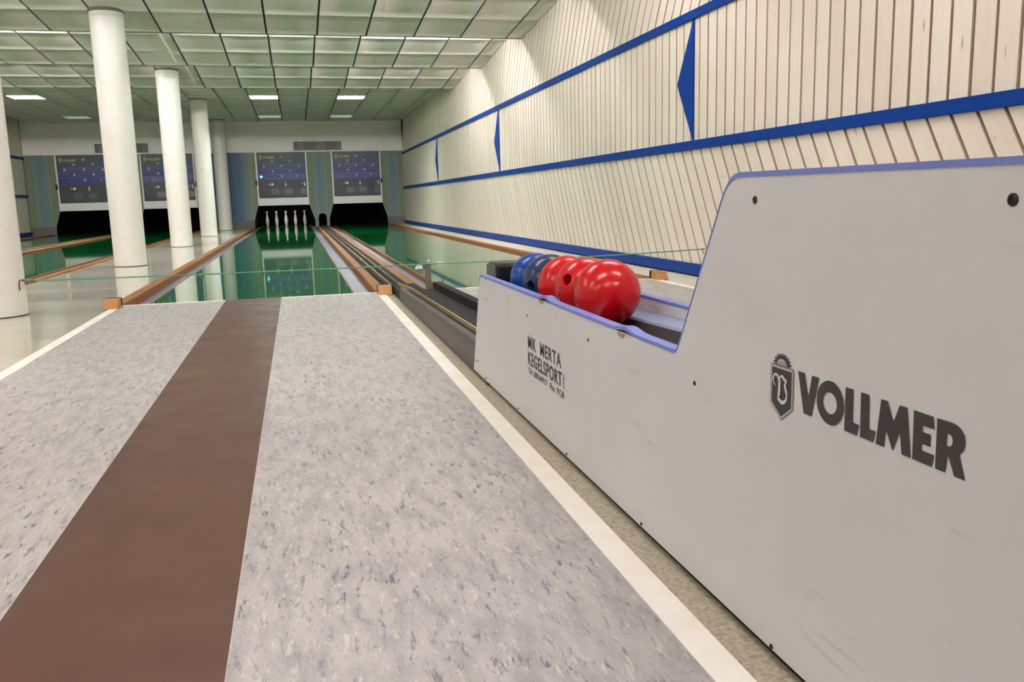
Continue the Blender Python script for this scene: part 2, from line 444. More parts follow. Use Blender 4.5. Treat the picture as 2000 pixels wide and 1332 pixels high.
zones = [(Z1, Z2, 0.0, 0.112, 0.130, -3.15), (0.052, Z1-0.01, 0.60, 0.134, 0.1545, -3.2), (Z2+0.01, Z3, -0.59, 0.134, 0.1545, -0.3)]
for z0, z1, sl, wd, pitch, ystart in zones:
    me = plank_mesh(z0, z1, sl, wd)
    field = MB()
    ylo = -9.2; k0 = math.floor((ystart - ylo)/pitch); cnt = 0
    nmax = int((21.0 - ylo)/pitch)
    for k in range(nmax):
        y = ystart + (k - k0)*pitch
        if y > 17.9: break
        jx = random.uniform(-0.0012, 0.0012)
        if k >= k0 and cnt < 100:
            o = bpy.data.objects.new('plank', me); COL.objects.link(o); o.parent = wall_r
            o.location = (XR + jx, y, z0 + zf(y)); cnt += 1
        else:
            h = z1-z0
            vs = [(XR+0.0+x, y+a, z+zf(y)) for x in (0, 0.021) for a, z in ((0, z0), (-wd, z0), (-wd+sl*h, z1), (sl*h, z1))]
            field.add(vs, [(0, 1, 2, 3), (7, 6, 5, 4)], 0)
            field.add(vs, [(0, 4, 5, 1), (1, 5, 6, 2), (2, 6, 7, 3), (3, 7, 4, 0)], 1)
    fo = field.build('far_planks', [m_plank, m_plank_side], wall_r)
    uv = fo.data.uv_layers.new(name='UVMap'); kk = math.sqrt(1+sl*sl)
    for lp in fo.data.loops:
        x, y, z = fo.data.vertices[lp.vertex_index].co
        uv.data[lp.index].uv = ((y - sl*(z-z0))/kk, z*kk)
    tag(fo, kind='stuff')
tag(MB().box(XR-0.022, XR+0.01, YF, YB, 1.828, 1.890).build('trim_1', m_blue, hall=True, bevel=0.004), kind='structure')
tag(MB().box(XR-0.022, XR+0.01, YF, YB, 0.918, 0.983).build('trim_2', m_blue, hall=True, bevel=0.004), kind='structure')
tag(MB().box(XR-0.026, XR+0.01, YF, YB, 0.010, 0.092).build('baseboard_right', m_blue, hall=True, bevel=0.004), kind='structure')
def arrow(y, dy, label):
    t = MB(); zb, zt = 0.983, 1.828
    t.prism([(y, zb), (y, zt), (y+dy, (zb+zt)/2)], 'x', XR-0.014, XR-0.001)
    o = t.build('wall_arrow', m_blue, loc=(XR, y, 1.0), hall=True)
    tag(o, label, 'arrow', 'blue arrows between the wall rails')
arrow(0.055, 0.27, 'large blue triangular arrow on the plank wall, nearest the viewer')
arrow(6.26, 0.30, 'middle blue triangular arrow between the blue rails of the plank wall')
arrow(11.77, 0.30, 'farthest small blue triangular arrow on the plank wall')

# left wall, wall behind the viewer
wl = MB(); wl.box(XL-0.15, XL-0.02, YF-0.2, 21.3, -0.3, 3.2)
wall_l = tag(wl.build('wall_left', m_backing), kind='structure')
pf = MB()
for k in range(190):
    y = YF + k*0.142
    if y > YB-0.1: break
    pf.box(XL-0.021, XL, y, y+0.125, 0.0, 2.8)
pfo = pf.build('plank_field', m_plank, wall_l); tag(pfo, kind='stuff')
tag(MB().box(XL-0.01, XL+0.022, YF, YB, 1.828, 1.89).build('trim_3', m_blue, hall=True), kind='structure')
tag(MB().box(XL-0.01, XL+0.022, YF, YB, 0.918, 0.983).build('trim_4', m_blue, hall=True), kind='structure')
tag(MB().box(XL-0.01, XL+0.026, YF, YB, 0.01, 0.092).build('baseboard_left', m_blue, hall=True), kind='structure')
tag(MB().box(XL-0.2, XR+0.2, YF-0.15, YF, -0.3, 3.2).build('wall_front', m_white_wall), kind='structure')

# ------------------------------------------------------------------ machine wall at the far end
wb = MB(); wb.box(XL, XR, YB, YB+0.10, 1.93, 2.90)
wall_b = tag(wb.build('wall_back', m_white_wall, hall=True), kind='structure')
ZT, ZM, HW = 1.93, 0.575, 0.645       # top of striped panels, underside of machines, half width
MC = [-4.71, -2.775, 0.0, 1.912]
def edge_r(c):  # profile of the opening right of machine c, from the top down
    return [(c+HW, ZT), (c+HW, ZM), (c+0.765, 0.20), (c+0.772, -0.05)]
def edge_l(c):
    return [(c-HW, ZT), (c-HW, ZM), (c-0.765, 0.20), (c-0.772, -0.05)]
spans = [(None, MC[0], m_stripe_a), (MC[0], MC[1], m_stripe_a), (MC[1], MC[2], m_stripe_b), (MC[2], MC[3], m_stripe_a), (MC[3], None, m_stripe_a)]
for a, b, mm in spans:
    left = [(XL, ZT), (XL, -0.05)] if a is None else edge_r(a)
    right = [(XR, ZT), (XR, -0.05)] if b is None else edge_l(b)
    poly = list(left)
    if a == MC[2]:
        arc = [(0.967-0.105*math.cos(PI*k/10), 0.235+0.105*math.sin(PI*k/10)) for k in range(11)]
        poly += [(0.862, -0.05)] + arc + [(1.072, -0.05)]
    poly += right[::-1]
    MB().prism(poly, 'y', YB, YB+0.04).build('striped_panel', mm, wall_b, hall=True)
    if a != MC[2]:
        x0 = XL if a is None else a+0.772; x1 = XR if b is None else b-0.772
        MB().box(x0, x1, YB-0.006, YB+0.03, -0.06, 0.20).build('plinth', m_pit_brown, wall_b, hall=True)
pl = MB()
for c in MC:
    pl.box(c-0.86, c-0.80, YB+0.05, 20.9, -0.11, 1.0); pl.box(c+0.80, c+0.86, YB+0.05, 20.9, -0.11, 1.0)
    pl.box(c-0.86, c+0.86, 20.85, 20.95, -0.11, 1.0); pl.box(c-0.86, c+0.86, YB+0.12, 20.9, 0.98, 1.04)
pl.build('pit_lining', m_black, wall_b, hall=True)
tl = MB(); tl.box(0.85, 0.862, YB+0.03, 19, -0.06, 0.36); tl.box(1.072, 1.084, YB+0.03, 19, -0.06, 0.36); tl.box(0.85, 1.084, YB+0.03, 19, 0.345, 0.36); tl.box(0.85, 1.084, 19, 19.05, -0.06, 0.36)
tl.build('tunnel_lining', m_black, wall_b, hall=True)['label'] = 'black ball tunnel mouth between the machines'
# vents
def vent(x0, x1, label):
    t = thing('wall_vent', label, 'vent', ((x0+x1)/2, YB, 1.95), 'grey vents above the machines')
    f = MB(); f.box(x0, x1, YB-0.018, YB+0.01, 1.968, 2.188); f.build('vent_body', m_vent, t, hall=True, bevel=0.004)
    wd = x1-x0
    for u0, u1 in ((0.08, 0.20), (0.46, 0.67), (0.90, 0.98)):
        MB().box(x0+u0*wd, x0+u1*wd, YB-0.024, YB-0.016, 1.99, 2.165).build('vent_panel', m_vent2, t, hall=True)
    fr = MB()
    for zz in (1.972, 2.178): fr.box(x0, x1, YB-0.022, YB-0.016, zz, zz+0.008)
    fr.build('vent_rim', m_vent, t, hall=True)
vent(0.342, 1.556, 'wide grey vent above the two right machines')
vent(-4.42, -3.19, 'wide grey vent behind the thickest column')

# ------------------------------------------------------------------ machine fronts
def machine(cx, label, led, knob):
    t = thing('score_panel', label, 'score panel', (cx, YB-0.03, ZM+zf(YB)), 'ninepin score panels')
    yf = YB-0.035; zt = ZT-0.002
    f = MB(); f.box(cx-HW, cx-HW+0.038, yf, YB+0.09, ZM, zt); f.box(cx+HW-0.034, cx+HW, yf, YB+0.09, ZM, zt)
    f.box(cx-HW+0.038, cx+HW-0.034, yf, YB+0.09, ZM, ZM+0.19)
    f.build('frame', m_frame, t, hall=True, bevel=0.004)
    x0, x1, z0, z1 = cx-HW+0.038, cx+HW-0.034, ZM+0.19, zt
    W, H = x1-x0, z1-z0
    yd = yf+0.006
    D = MB().box(x0, x1, yd, YB+0.08, z0, z1).build('display_panel', m_display, t, hall=True)
    X = lambda u: x0+u*W
    Z = lambda v: z1-v*H
    MB().box(x0, x1, yd-0.003, yd, Z(0.605), Z(0.475)).build('blue_band', m_band, D, hall=True)
    for v, u0 in ((0.265, 0.1), (0.305, 0.1), (0.355, 0.0), (0.405, 0.0), (0.462, 0.0)):
        MB().box(X(u0), x1, yd-0.003, yd, Z(v+0.007), Z(v-0.007)).build('stripe', m_line, D, hall=True)
    lampme = MB().lathe([(0, -0.0), (0.03, 0.0), (0.03, 0.012), (0.018, 0.02), (0, 0.022)], 12, M=Matrix.Rotation(PI/2, 3, 'X')).build('pin_lamp', m_lampoff, D, local=True, smooth=True)
    first = True
    for u, v in ((0.5, 0.10), (0.317, 0.2), (0.673, 0.2), (0.137, 0.31), (0.497, 0.305), (0.857, 0.31), (0.313, 0.41), (0.673, 0.408), (0.497, 0.52)):
        o = lampme if first else lampme.copy()
        if not first: COL.objects.link(o)
        first = False
        o.location = Vector((X(u), yd, Z(v)+zf(YB))) - Vector(t.location)
    def rect(nm, u, v, w2, h2, mm):
        return MB().box(X(u)-w2, X(u)+w2, yd-0.007, yd-0.002, Z(v)-h2, Z(v)+h2).build(nm, mm, D, hall=True)
    if led:
        MB().lathe([(0, 0), (0.034, 0), (0.034, 0.01), (0.02, 0.02), (0, 0.022)], 14, c=(X(0.07), yd-0.004, Z(0.53)+zf(YB)), M=Matrix.Rotation(PI/2, 3, 'X')).build('green_lamp', m_green_led, D, smooth=True)['label'] = 'lit green lamp'
    else:
        rect('window', 0.07, 0.53, 0.03, 0.024, m_darkblue)
    rect('digit_window', 0.19, 0.55, 0.032, 0.045, m_darkred); rect('digit_window', 0.925, 0.515, 0.034, 0.024, m_darkred)
    for u in (0.40, 0.585):
        MB().prism([(X(u)-0.016, Z(0.497)), (X(u)+0.016, Z(0.497)), (X(u), Z(0.56))], 'y', yd-0.006, yd-0.002).build('arrow_mark', m_darkblue, D, hall=True)
    rect('small_lamp', 0.80, 0.52, 0.022, 0.012, m_lampoff)
    def disc(nm, u, v, r, mm):
        pts = [(X(u)+r*math.cos(2*PI*k/14), Z(v)+r*math.sin(2*PI*k/14)) for k in range(14)]
        return MB().prism(pts, 'y', yd-0.004, yd).build(nm, mm, D, hall=True)
    disc('ball_symbol', 0.285, 0.70, 0.034, m_icon); disc('ball_symbol', 0.225, 0.70, 0.018, m_lampoff); disc('ball_symbol', 0.91, 0.685, 0.018, m_lampoff)
    for u in (0.56, 0.955):
        pts = [(-0.010, -0.055), (0.012, -0.055), (0.018, -0.025), (0.008, 0.02), (0.011, 0.05), (0, 0.06), (-0.011, 0.05), (-0.008, 0.02), (-0.015, -0.025)]
        MB().prism([(X(u)+a, Z(0.70)+b) for a, b in pts], 'y', yd-0.004, yd).build('pin_symbol', m_icon, D, hall=True)
    for u in (0.34, 0.62, 0.93):
        rect('counter_window', u, 0.86, 0.10 if u < 0.9 else 0.07, 0.075, m_counter)
    # maker's mark
    zz = zf(YB)
    fit_text('lettering', 'VOLLMER', m_logo, D, lambda a, b: (X(0.12)+a, yd-0.003, Z(0.135)+zz+b), 0.25*W, 0.058, 0.025, 1.0)
    sx, sz = X(0.055), Z(0.155)
    em = MB()
    shp = [(0, 0.105), (0.058, 0.105), (0.058, 0.025), (0.029, 0), (0, 0.025)]
    inn = [(0.010, 0.095), (0.048, 0.095), (0.048, 0.030), (0.029, 0.013), (0.010, 0.030)]
    for k in range(5):
        k2 = (k+1) % 5
        em.add([(sx+a, yd-0.003, sz+b) for a, b in (shp[k], shp[k2], inn[k2], inn[k])], [(0, 1, 2, 3)])
    em.add([(sx+a, yd-0.003, sz+b) for a, b in ((0.018, 0.085), (0.027, 0.085), (0.027, 0.03), (0.018, 0.03))], [(0, 1, 2, 3)])
    em.add([(sx+a, yd-0.003, sz+b) for a, b in ((0.034, 0.085), (0.042, 0.08), (0.036, 0.03), (0.029, 0.03))], [(0, 1, 2, 3)])
    em.build('emblem', m_logo, D, hall=True)
    if knob:
        kx = cx+knob*(HW+0.004)
        MB().box(kx-0.025, kx+0.02, yf-0.03, yf+0.05, 1.10, 1.22).build('side_knob', m_black_gloss, t, hall=True, bevel=0.006)
    return t
machine(MC[0], 'unlit blue-grey score panel nearest the left wall, partly behind a column', False, -1)
machine(MC[1], 'unlit blue-grey score panel seen behind the second and third columns', False, 1)
machine(MC[2], 'blue-grey score panel with lit green lamp above the standing ninepins', True, -1)
machine(MC[3], 'unlit blue-grey score panel beside the plank wall', False, 1)

# ------------------------------------------------------------------ ceiling
lips = [9.76 - 2.42*k for k in range(8)]
LIP, START, FLAT = 2.545, 2.725, 2.71
cb = MB()
VOID = 0.035
for k, yl in enumerate(lips):
    y0 = yl-2.42
    cb.add([(XL, y0, START+VOID), (XR+0.02, y0, START+VOID), (XR+0.02, yl, LIP+VOID), (XL, yl, LIP+VOID)], [(0, 1, 2, 3)])
    cb.box(XL, XR+0.02, yl-0.02, yl, LIP-0.004, START+VOID)
cb.add([(XL, 9.76, FLAT+0.12), (XR+0.02, 9.76, FLAT+0.12), (XR+0.02, 18.0, FLAT+0.12), (XL, 18.0, FLAT+0.12)], [(0, 1, 2, 3)])
cb.box(XL-0.2, XR+0.2, YF-0.2, 21.4, 3.0, 3.1)
ceiling = tag(cb.build('ceiling', m_grid, hall=True), kind='structure')
TW = 0.568
xj = [0.105 + TW*k for k in range(-12, 7)]
cols = []
for a, b in zip(xj, xj[1:]):
    a2, b2 = max(a, XL), min(b, XR)
    if b2-a2 > 0.08: cols.append((a2, b2))
xr = [-1.90-TW*k for k in range(8)][::-1]
fcols = [(max(a, XL), b) for a, b in zip(xr, xr[1:]) if b > XL+0.05] + [(-1.90, -1.599)] + [c for c in cols if c[0] > -1.61]
tile_cache = {}
def tile_geo(wd, dp, drop):
    """sagging metal panel, local origin at its near left corner; falls by drop over its depth"""
    nx, ny = 2, 4; vs = []; g, gy = 0.011, 0.003
    for j in range(ny+1):
        for i in range(nx+1):
            u, v = i/nx, j/ny
            sag = 0.0035*(4*v*(1-v)) + 0.0008*(4*u*(1-u))
            vs.append((g+u*(wd-2*g), gy+v*(dp-2*gy), -drop*v - sag))
    fs = [(j*(nx+1)+i, j*(nx+1)+i+1, (j+1)*(nx+1)+i+1, (j+1)*(nx+1)+i) for j in range(ny) for i in range(nx)]
    n0 = len(vs)
    ring = [0, nx, (ny+1)*(nx+1)-1, ny*(nx+1)]
    bot = [list(range(0, nx+1)), [j*(nx+1)+nx for j in range(ny+1)], list(range((ny+1)*(nx+1)-1, ny*(nx+1)-1, -1)), [j*(nx+1) for j in range(ny, -1, -1)]]
    for side in bot:
        for p, q in zip(side, side[1:]):
            o = len(vs); vs.append((vs[p][0], vs[p][1], vs[p][2]+0.02)); vs.append((vs[q][0], vs[q][1], vs[q][2]+0.02)); fs.append((p, q, o+1, o))
    return vs, fs
def tile_mesh(wd, dp, drop):
    key = (round(wd, 3), round(dp, 3), round(drop, 4))
    if key not in tile_cache:
        vs, fs = tile_geo(wd, dp, drop); me = bpy.data.meshes.new('ceiling_tile'); me.from_pydata(vs, [], fs); me.materials.append(m_tile)
        for p in me.polygons[:8]: p.use_smooth = True
        tile_cache[key] = me
    return tile_cache[key]
tfield = MB(); ntile = 0
def put_tile(x0, x1, y, dp, z, drop, part):
    global ntile
    j = random.uniform(-0.002, 0.002)
    if part and ntile < 298:
        o = bpy.data.objects.new('ceiling_tile', tile_mesh(x1-x0, dp, drop)); COL.objects.link(o); o.parent = ceiling
        o.location = (x0, y, z + j + zf(y)); ntile += 1
    else:
        vs, fs = tile_geo(x1-x0, dp, drop); tfield.add([(a+x0, b+y, c_+z+j+zf(y)) for a, b, c_ in vs], fs)
slope = (START-LIP)
for k, yl in enumerate(lips):
    for r in range(3):
        dp = 2.40/3; y = yl-2.42+0.0+r*dp
        for x0, x1 in cols:
            put_tile(x0, x1, y, dp, START - slope*r/3, slope/3, k <= 2)
LOUV = {4: [(-4.74, 'on'), (-3.04, 'off'), (-0.463, 'on'), (1.241, 'on')], 11: [(-4.74, 'dim'), (-3.04, 'off'), (-0.463, 'dim'), (1.241, 'dim')]}
for r in range(-1, 14):
    y = 9.90+0.5665*r
    dp = 0.5665
    if r == -1: y, dp = 9.765, 0.135
    for x0, x1 in fcols:
        if r in LOUV and any(abs(x0-a) < 0.03 for a, s in LOUV[r]): continue
        put_tile(x0, x1, y, min(dp, YB-y-0.002), FLAT, 0.0, r <= 8)
tag(tfield.build('tile_field', m_tile, ceiling, smooth=True), kind='stuff')
# pale joint covers running along the ceiling beside the columns
for k, yl in enumerate(lips[:4]):
    y0 = yl-2.2; a = START-slope*0.22/2.42
    vs = [(-1.150-0.011*s+0.0, y, z+dz) for y, z in ((y0, START-0.020-slope*(y0-yl+2.42)/2.42), (yl-0.25, START-0.016-slope*(2.17)/2.42)) for s, dz in ((-1, 0), (1, 0), (1, 0.02), (-1, 0.02))]
    mb = MB(); mb.add(vs, [(0, 1, 2, 3), (7, 6, 5, 4), (0, 4, 5, 1), (1, 5, 6, 2), (2, 6, 7, 3), (3, 7, 4, 0)])
    if k < 2: mb.build('joint_cover', m_white_metal, ceiling, hall=True)['label'] = 'thin white joint cover'

# recessed louvred lamps
spots = {(4, 0): 'bright louvred ceiling lamp far left beside the first column', (4, 1): 'unlit louvred ceiling lamp half hidden by the second column', (4, 2): 'bright louvred ceiling lamp over the middle lane',
         (4, 3): 'bright louvred ceiling lamp nearest the plank wall', (11, 0): 'dim louvred ceiling lamp at the back left, by the left wall', (11, 1): 'unlit louvred ceiling lamp in the back row behind the columns',
         (11, 2): 'dim louvred ceiling lamp in the back row over the middle lane', (11, 3): 'dim louvred ceiling lamp in the back row toward the plank wall'}
for r in LOUV:
    for i, (x0, st) in enumerate(LOUV[r]):
        y0 = 9.90+0.5665*r; x1 = x0+TW; y1 = y0+0.5665
        t = thing('ceiling_lamp', spots[(r, i)], 'ceiling lamp', ((x0+x1)/2, (y0+y1)/2, FLAT+zf(y0)), 'louvred ceiling lamps')
        f = MB()
        f.box(x0+0.004, x1-0.004, y0+0.002, y0+0.02, FLAT-0.012, FLAT+0.07); f.box(x0+0.004, x1-0.004, y1-0.02, y1-0.002, FLAT-0.012, FLAT+0.07)
        f.box(x0+0.004, x0+0.02, y0+0.02, y1-0.02, FLAT-0.012, FLAT+0.07); f.box(x1-0.02, x1-0.004, y0+0.02, y1-0.02, FLAT-0.012, FLAT+0.07)
        f.box(x0+0.004, x1-0.004, y0+0.002, y1-0.002, FLAT+0.068, FLAT+0.075)
        f.build('housing', m_white_metal, t, hall=True)
        MB().box(x0+0.02, x1-0.02, y0+0.02, y1-0.02, FLAT+0.035, FLAT+0.045).build('reflector', {'on': m_rec, 'dim': m_rec_dim, 'off': m_white_metal}[st], t, hall=True)
        for q in range(7):
            xx = x0+0.02+(x1-x0-0.04)*(q+0.5)/7
            MB().box(xx-0.003, xx+0.003, y0+0.02, y1-0.02, FLAT-0.008, FLAT+0.03).build('louvre', m_white_metal, t, hall=True)

# fluorescent battens behind each ceiling lip
names_lane = ['left wall lane', 'left middle lane', 'middle lane', 'plank wall lane']
for k, yl in enumerate(lips):
    for i, cx in enumerate([-4.73, -2.80, 0.05, 2.0]):
        if k == 0: continue
        cool = (i == 2)
        t = thing('batten_lamp', 'white fluorescent batten behind ceiling lip %s, %s' % (['', 'nearest the machines', 'next from the machines', 'third from the machines', 'above the run-up', 'over the viewer', 'just behind the viewer', 'farthest behind the viewer'][k], names_lane[i]), 'lamp', (cx, yl+0.05, 2.66+zf(yl)), 'battens behind the ceiling lips')
        MB().box(cx-0.64, cx+0.64, yl+0.001, yl+0.05, 2.66, 2.70).build('batten', m_white_metal, t, hall=True)
        MB().tube([(cx-0.60, yl+0.085, 2.605), (cx+0.60, yl+0.085, 2.605)], 0.013, 8).build('tube', m_tube_n if k >= 5 else ((m_tube_fc if cool else m_tube_f) if (k == 2 and i != 1) or (k == 1 and i in (0, 3)) else (m_tube_c if cool else m_tube_w)), t, hall=True)

# ------------------------------------------------------------------ columns
CX = -1.455
def column(y, label, ztop):
    t = thing('column', label, 'column', (CX, y, zf(y) - 0.004), 'round white columns')
    z0 = zf(max(y, 0)) - 0.004
    MB().lathe([(0.163, z0+0.006), (0.163, ztop-0.062)], 48, c=(CX, y, 0)).build('shaft', m_column, t, smooth=True)
    MB().lathe([(0.1635, ztop-0.062), (0.165, ztop-0.055), (0.165, ztop+0.10)], 48, c=(CX, y, 0)).build('top_band', m_band_top, t, smooth=True)
    MB().lathe([(0.166, ztop-0.012), (0.173, ztop-0.010), (0.173, ztop+0.06)], 48, c=(CX, y, 0)).build('ceiling_collar', m_grid, t, smooth=True)
    MB().lathe([(0.16, z0), (0.1645, z0), (0.1645, z0+0.007), (0.16, z0+0.007)], 48, c=(CX, y, 0)).build('base_joint', m_backing, t, smooth=True)
def bay_z(y):
    for yl in lips:
        if yl-2.42 <= y <= yl: return LIP + (yl-y)/2.42*(START-LIP) - 0.008 + zf(y)
    return FLAT - 0.008 + zf(y)
for y, lb in ((-0.2, 'white round column cut off by the left picture edge, holding the rope'), (4.12, 'thick white round column, second from the viewer'), (8.45, 'white round column, third from the viewer, beside the lit floor reflection'),
              (12.85, 'slim white round column, fourth from the viewer'), (17.22, 'greyish round column farthest away, against the striped panel')):
    column(y, lb, bay_z(y))

# ------------------------------------------------------------------ ninepins
pin_prof = [(0, 0), (0.026, 0.0), (0.030, 0.006), (0.040, 0.06), (0.0485, 0.125), (0.049, 0.15), (0.044, 0.20), (0.032, 0.26), (0.0225, 0.305), (0.020, 0.33), (0.022, 0.35), (0.030, 0.375), (0.033, 0.392), (0.031, 0.405), (0.022, 0.416), (0.008, 0.422), (0, 0.422)]
yp, dx, dyp = 19.7, 0.262, 0.262
pins = [(0, 0, 'white ninepin standing frontmost in the centre of the frame of nine'), (-1, 1, 'white ninepin second from the left, in the front half'), (1, 1, 'white ninepin second from the right, in the front half'),
        (-2, 2, 'white ninepin at the far left corner of the nine'), (0, 2, 'white ninepin in the middle of the nine, hidden behind the front pin'), (2, 2, 'white ninepin at the far right corner of the nine'),
        (-1, 3, 'white ninepin behind the second pin from the left'), (1, 3, 'white ninepin behind the second pin from the right'), (0, 4, 'white ninepin at the very back of the nine')]
p0 = MB().lathe(pin_prof, 20).build('ninepin', m_pin, local=True, smooth=True)
for i, (a, b, lb) in enumerate(pins):
    o = p0 if i == 0 else p0.copy()
    if i: COL.objects.link(o)
    y = yp + b*dyp*0.6
    o.location = (a*dx, y, zf(y)-0.006)
    tag(o, lb, 'ninepin', 'nine standing pins')
t = thing('pin_lamp', 'small tube lamp inside the pit above the standing pins', 'lamp', (0, 18.8, 0.8))
MB().box(-0.5, 0.5, 18.78, 18.82, 0.78, 0.86).build('holder', m_black, t, hall=True)
MB().tube([(-0.45, 18.85, 0.80), (0.45, 18.85, 0.80)], 0.013, 8).build('tube', m_pit_tube, t, hall=True)

# ------------------------------------------------------------------ ball return track between the lanes
t = thing('ball_track', 'dark ball return track with bright rails between the lanes and steel trough in front', 'ball track', (0.97, 0, 0.0))
MB().box(0.874, 1.056, 0.30, YB+0.5, -0.11, -0.012).build('track_bed', m_belt, t, hall=True)
MB().box(0.913, 0.921, -0.33, YB+0.2, -0.013, 0.032).build('rail', m_bright, t, hall=True)
MB().box(0.974, 0.982, 0.30, YB+0.2, -0.013, 0.032).build('rail', m_bright, t, hall=True)
MB().box(0.985, 1.050, 0.30, YB+0.2, -0.013, 0.012).build('rubber_strip', m_rubber, t, hall=True)
MB().box(0.924, 0.971, 0.30, YB+0.2, -0.013, 0.006).build('rubber_strip', m_belt, t, hall=True)
# end plate
MB().box(0.898, 0.914, -0.50, -0.02, -0.002, 0.052).build('end_plate', m_rubber, t, bevel=0.003)
# trough rising towards the box
def rise(y): return 0.078 + (-0.55-y)*0.0185
ya, yb = -0.55, -3.10
def sweep(sec):   # sec(y) -> list of (x, z)
    A, B = sec(ya), sec(yb); n_ = len(A)
    mb = MB(); mb.add([(x, ya, z) for x, z in A]+[(x, yb, z) for x, z in B],
        [tuple(range(n_)), tuple(range(n_, 2*n_))[::-1]] + [(i, (i+1) % n_, n_+(i+1) % n_, n_+i) for i in range(n_)])
    return mb
sweep(lambda y: [(0.893, 0.0), (0.900, 0.0), (0.907, rise(y)-0.010), (0.918, rise(y)+0.002), (0.911, rise(y)+0.004), (0.897, rise(y)-0.004), (0.893, rise(y)-0.016)]).build('side_sheet', m_steel, t)
sweep(lambda y: [(0.90, 0.0), (1.11, 0.0), (1.11, rise(y)-0.014), (0.90, rise(y)-0.014)]).build('trough_floor', m_belt, t)
sweep(lambda y: [(0.957, rise(y)-0.014), (0.963, rise(y)-0.014), (0.963, rise(y)+0.004), (0.957, rise(y)+0.004)]).build('brass_rail', m_brass, t)
sweep(lambda y: [(1.103, 0.0), (1.150, 0.0), (1.150, rise(y)+0.028), (1.103, rise(y)+0.028)]).build('rubber_wall', m_rubber, t)
lk = MB(); lk.add([(0.957, -0.55, 0.06), (0.963, -0.55, 0.06), (0.963, -0.55, 0.0822), (0.957, -0.55, 0.0822), (0.974, 0.31, -0.01), (0.982, 0.31, -0.01), (0.982, 0.31, 0.031), (0.974, 0.31, 0.031)], [(0, 1, 2, 3), (7, 6, 5, 4), (0, 4, 5, 1), (1, 5, 6, 2), (2, 6, 7, 3), (3, 7, 4, 0)])
lk.build('brass_rail', m_brass, t)
MB().box(0.905, 1.10, -0.55, 0.32, -0.004, 0.018).build('rubber_strip', m_belt, t)

# ------------------------------------------------------------------ ball return box
XA, XB = 0.890, 0.910
XC, XD = 1.140, 1.160
def rnd(p0, p1, p2, r, k=6):
    """rounded corner at p1"""
    p0, p1, p2 = Vector(p0), Vector(p1), Vector(p2)
    a = p1 + (p0-p1).normalized()*r; b = p1 + (p2-p1).normalized()*r
    return [tuple((a*(1-q)**2 + p1*2*q*(1-q) + b*q*q)) for q in [i/k for i in range(k+1)]]
YE = -5.65
K = [(-2.885, 0.014), (-3.040, 0.362), (-4.600, 0.367), (-4.768, 0.643), (YE, 0.641), (YE, 0.018)]
top_path = rnd(K[0], K[1], K[2], 0.028) + rnd(K[1], K[2], K[3], 0.016) + rnd(K[2], K[3], K[4], 0.034) + [K[4]]
outline = [K[0]] + top_path + [K[5]]
box = thing('ball_return', 'pale grey ball return box with periwinkle edging, at the right front', 'ball return', (1.025, -4.2, 0.0))
front = MB().prism(outline, 'x', XA, XB).build('front_panel', m_box, box)
MB().prism(outline, 'x', XC, XD).build('back_panel', m_box, box)
def edging(x0, x1, bumps):
    mb = MB(); dense = []
    for p, q in zip(top_path, top_path[1:]):
        L_ = math.dist(p, q); m_ = max(1, int(L_/0.02))
        for i in range(m_): dense.append((p[0]+(q[0]-p[0])*i/m_, p[1]+(q[1]-p[1])*i/m_))
    dense.append(top_path[-1])
    n_ = len(dense); vs = []
    for i, (y, z) in enumerate(dense):
        a, b = dense[max(i-1, 0)], dense[min(i+1, n_-1)]
        ty, tz = b[0]-a[0], b[1]-a[1]; ll = math.hypot(ty, tz); ny, nz = tz/ll, -ty/ll
        if nz < 0 and abs(nz) > 0.2: ny, nz = -ny, -nz
        flat = min(1.0, abs(nz))
        th = 0.0018 + 0.0050*max(0.0, (flat-0.75)/0.25)
        lift = sum(h*math.exp(-((y-c_)/w_)**2) for c_, w_, h in bumps) if flat > 0.95 else 0.0
        for x, d in ((x0-0.001, 0.0), (x1+0.001, 0.0), (x1+0.001, th), (x0-0.001, th)):
            vs.append((x, y+ny*(d+lift), z+nz*(d+lift)))
    fs = [(0, 1, 2, 3), tuple((n_-1)*4+k for k in (3, 2, 1, 0))]
    for i in range(n_-1):
        for k in range(4):
            fs.append((i*4+k, i*4+(k+1) % 4, i*4+4+(k+1) % 4, i*4+4+k))
    mb.add(vs, fs); return mb
edging(XA, XB, [(-3.83, 0.040, 0.0085), (-4.372, 0.036, 0.0065)]).build('edging', m_edge, box, smooth=True)['label'] = 'periwinkle edging strip, peeling loose in two places'
edging(XC, XD, []).build('edging', m_edge, box, smooth=True)
for y, w_ in ((-3.14, 0.008), (-3.80, 0.022), (-4.355, 0.020)):
    MB().prism([(y-w_, 0.3645), (y+w_, 0.3645), (y+w_*0.6, 0.358), (y-w_*0.4, 0.356)], 'x', XA-0.0012, XA+0.002).build('chipped_spot', m_chip, front)
# screws: (y, z, r)
SC = [(-4.841, 0.613, 0.0052), (-5.263, 0.613, 0.0056), (-4.669, 0.333, 0.0036), (-4.161, 0.321, 0.0034), (-3.658, 0.309, 0.0030), (-3.138, 0.294, 0.0030), (-3.994, 0.022, 0.0034), (-4.453, 0.022, 0.0036), (-4.908, 0.021, 0.0038), (-3.09, 0.023, 0.003), (-3.535, 0.023, 0.003), (-2.97, 0.06, 0.003), (-2.93, 0.055, 0.0028)]
for y, z, r in SC:
    MB().lathe([(0, 0.0), (r, 0.0), (r, 0.0012), (r*0.55, 0.0020), (r*0.45, 0.0006), (0, 0.0004)], 14, c=(XA, y, z), M=Matrix.Rotation(-PI/2, 3, 'Y')).build('screw', m_screw, front, smooth=True)
